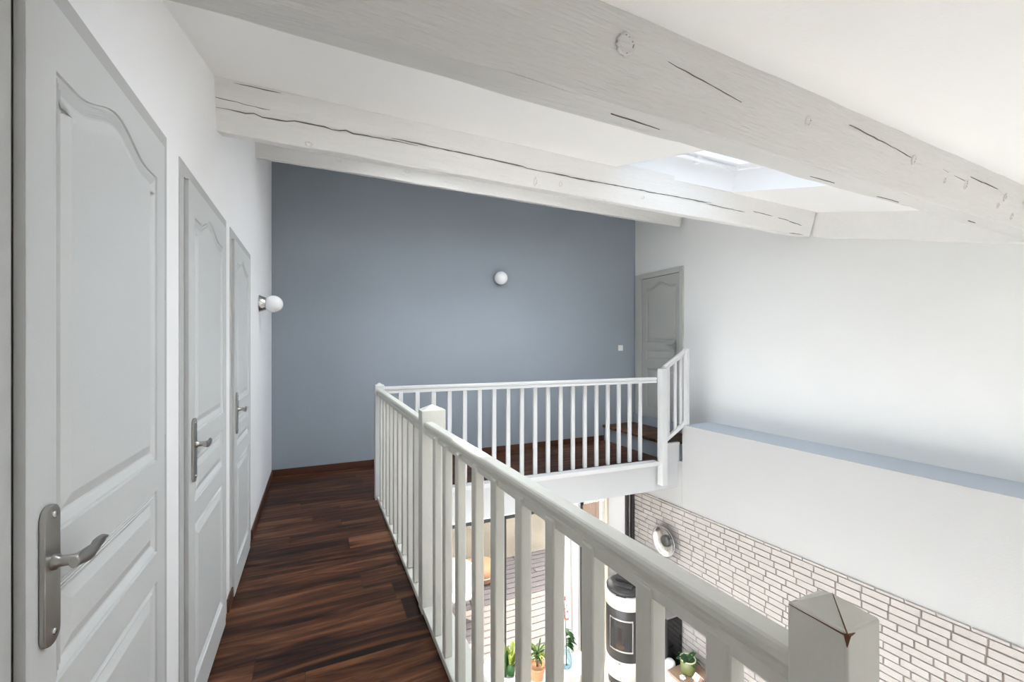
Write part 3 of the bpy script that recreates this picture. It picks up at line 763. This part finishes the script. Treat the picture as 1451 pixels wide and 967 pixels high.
tag(m.build('waste_bin', PORC), 'slim white round-topped bin standing between the sideboard and the black cabinet', 'bin')

# leaves
def leaf(m, base, dirv, length, width, droop=0.3, n=8, mi=0, curlz=0.0):
    base = Vector(base); d = Vector(dirv).normalized(); sd = d.cross(Vector((0, 0, 1)))
    if sd.length < 0.05: sd = Vector((1, 0, 0))
    sd.normalize(); prev = None
    for i in range(n+1):
        u = i/n
        p = base + d*length*u + Vector((0, 0, -droop*length*u*u))
        w = width*math.sin(PI*min(1, u*0.92+0.08))**0.7*0.5
        if i == n: w = 0.0005
        cur = [m.bm.verts.new(p - sd*w + Vector((0, 0, w*0.35))), m.bm.verts.new(p), m.bm.verts.new(p + sd*w + Vector((0, 0, w*0.35)))]
        if prev:
            for k in (0, 1):
                f = m.bm.faces.new([prev[k], prev[k+1], cur[k+1], cur[k]]); f.material_index = mi; f.smooth = True
        prev = cur
def solid(o, t):
    md = o.modifiers.new('s', 'SOLIDIFY'); md.thickness = t; return o
# orchid-like pot on the sideboard
e = empty('potted_plant', (3.87, 3.635, -2.2995), 'olive green pot with broad dark leaves on the wooden sideboard', 'plant')
pc = (3.87, 3.635, -2.2995)
m = MB(); m.lathe([(0, 0), (0.070, 0), (0.076, 0.01), (0.084, 0.15), (0.080, 0.152), (0.074, 0.135), (0, 0.13)], pc, (0, 0, 1), 40); po = m.build('pot', GREENP, e)
m = MB(); m.lathe([(0.0842, 0.146), (0.0885, 0.150), (0.0885, 0.158), (0.0785, 0.158), (0.0785, 0.150)], pc, (0, 0, 1), 40); m.build('pot_rim', POTRIM, po)
m = MB(); m.lathe([(0, 0.134), (0.074, 0.134), (0.074, 0.131), (0, 0.131)], pc, (0, 0, 1), 30); m.build('soil', SOIL, po)
m = MB()
for a, L, w, dr, up in ((2.7, 0.15, 0.06, 0.3, 0.5), (0.2, 0.19, 0.055, 0.35, 0.5), (-0.25, 0.22, 0.06, 0.75, 0.35), (-0.7, 0.15, 0.055, 0.6, 0.4), (1.6, 0.16, 0.05, 0.4, 0.5), (4.6, 0.12, 0.05, 0.5, 0.4), (3.5, 0.13, 0.05, 0.3, 0.6)):
    leaf(m, (pc[0], pc[1], pc[2]+0.13), (math.cos(a), math.sin(a), up), L, w, dr)
solid(m.build('leaves', LEAF, e), 0.003)
m = MB()
for k in range(6):
    a = k*PI/3; m.lathe([(0, 0), (0.014, 0.002), (0.016, 0.012), (0.010, 0.022), (0, 0.024)], (3.745+0.02*math.cos(a), 3.59+0.02*math.sin(a), -2.2995), (0, 0, 1), 14)
m.lathe([(0, 0), (0.022, 0), (0.022, 0.02), (0.012, 0.022), (0, 0.012)], (3.745, 3.59, -2.2995), (0, 0, 1), 20)
tag(m.build('candle_holder', PORC), 'small white flower-shaped candle holder in front of the green pot', 'ornament')
e = empty('birdhouse_ornament', (3.83, 3.43, -2.2995), 'small pink house-shaped ornament with white roof right of the green pot', 'ornament')
m = MB(); m.prism([(3.795, 3.43, -2.2995), (3.865, 3.43, -2.2995), (3.865, 3.43, -2.235), (3.83, 3.43, -2.20), (3.795, 3.43, -2.235)], (0, 0.05, 0), bev=0.003); m.build('body', PINKW, e)
m = MB(); m.prism([(3.83, 3.42, -2.188), (3.78, 3.42, -2.238), (3.786, 3.42, -2.246), (3.83, 3.42, -2.1995), (3.874, 3.42, -2.246), (3.88, 3.42, -2.238)], (0, 0.07, 0)); m.build('roof', PORC, e)

# ------------------------------------------------------------------ curtains
def curtain(x0, x1, y, z0, z1, amp, folds, mt, label, seed):
    r = random.Random(seed); m = MB(); n = 90; rowsn = 14; grid = []
    ph = r.uniform(0, 6)
    for j in range(rowsn+1):
        v = j/rowsn; row = []
        for i in range(n+1):
            u = i/n
            a = amp*(0.8+0.5*v)
            yy = y + a*math.sin(u*folds*2*PI+ph+0.5*math.sin(v*2+u*4)) + 0.3*a*math.sin(u*folds*5.1)
            row.append(m.bm.verts.new((x0+(x1-x0)*u + 0.008*math.sin(v*5+u*9), yy, z1+(z0-z1)*v)))
        grid.append(row)
    for j in range(rowsn):
        for i in range(n):
            f = m.bm.faces.new([grid[j][i], grid[j][i+1], grid[j+1][i+1], grid[j+1][i]]); f.smooth = True
    o = m.build('curtain', mt); solid(o, 0.003)
    return tag(o, label, 'curtain', 'patio curtains')
curtain(2.89, 3.13, YF-0.10, ZL+0.02, -0.36, 0.018, 2.2, CURTAIN, 'white curtain gathered at the patio window, left of the stove', 1)
curtain(3.50, 3.60, YF-0.08, ZL+0.02, -0.36, 0.015, 1.6, CURTAINC, 'narrow cream curtain bunched beside the white wall strip', 2)

# ------------------------------------------------------------------ outside
m = MB(); m.box(-6, 9, YF+0.16, 7.95, ZL-0.15, ZL-0.05)
struct(m.build('deck', DECK), 'pale wooden terrace deck outside the patio window', 'deck')
m = MB(); m.box(-6, 4.55, 7.8, 8.1, ZL-0.05, -1.2, bev=0.02)
struct(m.build('wall_garden', STONE), 'sunlit beige stone garden wall beyond the deck', 'wall')
e = empty('wooden_fence', (6.5, 7.9, ZL-0.05), 'brown wooden fence beyond the deck at the right', 'fence')
m = MB()
for k in range(26): m.box(4.6+0.17*k, 4.6+0.17*k+0.155, 7.85, 7.875, ZL-0.05, -0.9, bev=0.004)
m.build('board_panel', FENCEW, e)
for x in (4.62, 6.3, 8.0):
    m = MB(); m.box(x, x+0.08, 7.877, 7.96, ZL-0.05, -0.85, bev=0.005); m.build('post', FENCEW, e)
# white round garden armchair
gx, gy = 2.02, 6.45
e = empty('garden_chair', (gx, gy, ZL-0.05), 'glaring white rounded garden chair on the sunlit deck', 'chair')
m = MB(); b = m.bm
prof = [(0.0, 0.36), (0.22, 0.36), (0.27, 0.38), (0.30, 0.42)]
m.lathe(prof, (gx, gy, ZL-0.05), (0, 0, 1), 40)
n = 30; gr = []
for j in range(9):
    v = j/8; row = []
    for i in range(n+1):
        a = -0.25*PI + 1.5*PI*i/n
        h = 0.34 + v*(0.16+0.26*math.sin(PI*i/n))
        r_ = 0.27+0.07*v+0.03*math.sin(PI*v)
        row.append(b.verts.new((gx+r_*math.cos(a), gy+r_*math.sin(a), ZL-0.05+h)))
    gr.append(row)
for j in range(8):
    for i in range(n):
        f = b.faces.new([gr[j][i], gr[j][i+1], gr[j+1][i+1], gr[j+1][i]]); f.smooth = True
solid(m.build('seat_shell', PORC, e), 0.02)
for a in (0.8, 2.4, 3.9, 5.5):
    m = MB(); m.tube([(gx+0.2*math.cos(a), gy+0.2*math.sin(a), ZL+0.31), (gx+0.30*math.cos(a), gy+0.30*math.sin(a), ZL-0.05)], [0.014, 0.010], 10); m.build('leg', DARKMETAL, e)
# orange lounge cushion further back
e = empty('orange_pouf', (2.72, 7.36, ZL-0.05), 'orange garden pouf at the foot of the beige stone wall', 'pouf')
m = MB(); m.lathe([(0, 0), (0.26, 0), (0.33, 0.05), (0.35, 0.14), (0.32, 0.24), (0.2, 0.28), (0, 0.285)], (2.72, 7.36, ZL-0.05), (0, 0, 1), 36); m.build('cushion', ORANGE, e)
m = MB(); m.lathe([(0.352, 0.130), (0.359, 0.140), (0.352, 0.150)], (2.72, 7.36, ZL-0.05), (0, 0, 1), 36); m.build('piping', CURTAINC, e)

# ------------------------------------------------------------------ plants inside by the patio window
def pot(m, c, r, h, mi=0):
    m.lathe([(0, 0), (r*0.72, 0), (r*0.76, 0.01), (r*0.97, h*0.86), (r*1.05, h*0.87), (r*1.05, h), (r*0.95, h), (r*0.9, h*0.9), (0, h*0.88)], c, (0, 0, 1), 36, mi)
# sideboard/plant bench
e = empty('plant_bench', (2.3, 4.45, ZL), 'low white bench carrying the plants by the patio window', 'bench')
m = MB(); m.box(1.40, 3.05, 4.28, 4.60, ZL+0.29, ZL+0.325, bev=0.005); m.build('top', CABW, e)
for x in (1.50, 2.96):
    for y in (4.32, 4.52):
        m = MB(); m.box(x, x+0.04, y, y+0.04, ZL, ZL+0.29); m.build('leg', CABW, e)
ZP = ZL+0.3255
# big leafed variegated plant
c = (2.00, 4.44, ZP)
e = empty('potted_plant', c, 'yellow-green speckled plant with one big dark leaf by the patio window', 'plant')
m = MB(); pot(m, c, 0.10, 0.16); m.build('pot', PORC, e)
r = random.Random(4)
m = MB()
for k in range(70):
    a = r.uniform(-2.0, 2.2); L = r.uniform(0.14, 0.32)
    leaf(m, (c[0]+0.03*math.cos(a), c[1]+0.03*math.sin(a), c[2]+0.14+r.uniform(0, 0.16)), (math.cos(a)*0.5, math.sin(a)*0.4, r.uniform(0.7, 1.5)), L, 0.03, r.uniform(0.1, 0.5), 6)
m_ = m.build('leaves', LEAFY, e); solid(m_, 0.002)
m = MB(); leaf(m, (c[0]-0.065, c[1]-0.03, c[2]+0.12), (0.02, -0.05, 1), 0.38, 0.10, 0.12, 10); leaf(m, (c[0]+0.0, c[1]-0.04, c[2]+0.10), (-0.1, -0.2, 1), 0.28, 0.09, 0.2, 10)
b_ = m.build('big_leaf', LEAF, e); solid(b_, 0.003); b_['label'] = 'broad dark green leaf with pale edge'
# dracaena in terracotta
c = (2.34, 4.42, ZP)
e = empty('potted_plant', c, 'spiky green plant in a terracotta pot by the patio window', 'plant')
m = MB(); pot(m, c, 0.10, 0.15); m.build('pot', TERRA, e)
m = MB(); m.tube([(c[0], c[1], c[2]+0.12), (c[0]+0.01, c[1], c[2]+0.24)], [0.012, 0.010], 10); m.build('stem', STEM, e)
m = MB()
for k in range(54):
    a = r.uniform(0, 2*PI); el = r.uniform(0.1, 1.6)
    leaf(m, (c[0]+0.01, c[1], c[2]+0.20+r.uniform(0, 0.09)), (math.cos(a), math.sin(a), el), r.uniform(0.14, 0.26), 0.022, r.uniform(0.2, 0.7), 6, mi=k % 3)
m_ = m.build('leaves', [LEAFM, LEAF, LEAFY], e); solid(m_, 0.002)
# white round lantern/lamp
c = (1.755, 4.42, ZP)
m = MB(); m.lathe([(0, 0), (0.06, 0), (0.07, 0.03), (0.078, 0.18), (0.075, 0.30), (0.06, 0.36), (0.03, 0.392), (0, 0.40)], c, (0, 0, 1), 40)
tag(m.build('ceramic_jar', PORC), 'smooth white domed ceramic jar left of the plants by the patio window', 'jar')
# small yellow plant at left
c = (1.51, 4.42, ZP)
e = empty('potted_plant', c, 'small yellowish plant at the left end of the white bench', 'plant')
m = MB(); pot(m, c, 0.07, 0.11); m.build('pot', PORC, e)
m = MB()
for k in range(34):
    a = r.uniform(0, 2*PI); leaf(m, (c[0], c[1], c[2]+0.10), (math.cos(a)*0.6, math.sin(a)*0.6, r.uniform(0.6, 1.6)), r.uniform(0.10, 0.20), 0.024, 0.4, 5)
m_ = m.build('leaves', LEAFY, e); solid(m_, 0.002)
# glass vase with a leafy, flowering branch
c = (2.74, 4.42, ZP)
e = empty('glass_vase', c, 'clear glass vase at the right end of the white bench', 'vase')
m = MB(); m.lathe([(0, 0.002), (0.05, 0.002), (0.062, 0.05), (0.058, 0.12), (0.035, 0.20), (0.038, 0.235), (0.042, 0.235), (0.039, 0.20), (0.062, 0.12), (0.066, 0.05), (0.054, 0.0), (0, 0.0)], c, (0, 0, 1), 36); m.build('vase_body', VASEG, e)
e = empty('flowering_branch', c, 'dark stem with green leaves and small pink-red flowers standing in the glass vase', 'branch')
m = MB(); pth = [Vector((c[0], c[1], c[2]+0.02)), Vector((c[0]-0.005, c[1], c[2]+0.3)), Vector((c[0]-0.015, c[1], c[2]+0.55)), Vector((c[0]-0.03, c[1]+0.02, c[2]+0.85))]
m.tube(pth, [0.007, 0.006, 0.005, 0.003], 8); m.build('stem', STEM, e)
m = MB()
for k in range(12):
    a = r.uniform(-1.3, 0.9); h = r.uniform(0.26, 0.46)
    leaf(m, (c[0]-0.005, c[1], c[2]+h), (math.cos(a), math.sin(a), r.uniform(0.0, 0.5)), r.uniform(0.10, 0.15), 0.05, 0.6, 6)
m_ = m.build('leaves', LEAF, e); solid(m_, 0.002)
m = MB()
for k in range(22):
    u = r.uniform(0.0, 1); p = pth[2].lerp(pth[3], u)
    q = p + Vector((r.uniform(-0.03, 0.03), r.uniform(-0.03, 0.03), 0))
    bb_ = bmesh.new(); bmesh.ops.create_icosphere(bb_, subdivisions=1, radius=r.uniform(0.008, 0.015)); m._merge(bb_, 0, Matrix.Translation(q))
m.build('blossoms', REDF, e)

# ------------------------------------------------------------------ light
W = bpy.data.worlds.new('sky'); SC.world = W; W.use_nodes = True
bg = W.node_tree.nodes['Background']
wt = W.node_tree; tcw = N(wt, 'ShaderNodeTexCoord'); spw = N(wt, 'ShaderNodeSeparateXYZ'); rw = N(wt, 'ShaderNodeValToRGB')
wt.links.new(tcw.outputs['Generated'], spw.inputs[0])
mrw = N(wt, 'ShaderNodeMapRange'); mrw.inputs['From Min'].default_value = -0.12; mrw.inputs['From Max'].default_value = 0.10
wt.links.new(spw.outputs['Z'], mrw.inputs['Value']); wt.links.new(mrw.outputs[0], rw.inputs[0])
rw.color_ramp.elements[0].color = (0.26, 0.25, 0.225, 1); rw.color_ramp.elements[1].color = (0.86, 0.93, 1.0, 1)
wt.links.new(rw.outputs[0], bg.inputs[0])
bg.inputs[1].default_value = 8
sun = bpy.data.lights.new('sun', 'SUN'); sun.energy = 14.0; sun.angle = math.radians(1.5); sun.color = (1.0, 0.93, 0.82)
so_ = bpy.data.objects.new('sun', sun); COL.objects.link(so_)
so_.rotation_euler = Vector((-0.22, -0.62, -0.78)).to_track_quat('-Z', 'Y').to_euler()

# ------------------------------------------------------------------ camera
cam = bpy.data.cameras.new('camera'); co = bpy.data.objects.new('camera', cam); COL.objects.link(co)
co.location = (0, 0, 1.432); co.rotation_euler = (PI/2, 0, -math.radians(24.58))
cam.sensor_width = 36; cam.lens = 610/1451*36; cam.shift_y = 6.0/1451; cam.clip_start = 0.02; cam.clip_end = 200
SC.camera = co
SC.view_settings.view_transform = 'Standard'; SC.view_settings.look = 'None'
SC.view_settings.exposure = 1.0; SC.view_settings.gamma = 1.0; SC.view_settings.use_curve_mapping = False
SC.cycles.use_denoising = True
try: SC.cycles.denoiser = 'OPENIMAGEDENOISE'
except Exception: pass
SC.cycles.max_bounces = 12; SC.cycles.diffuse_bounces = 8; SC.cycles.transparent_max_bounces = 16
SC.cycles.sample_clamp_indirect = 10
SC.cycles.caustics_reflective = False; SC.cycles.caustics_refractive = False
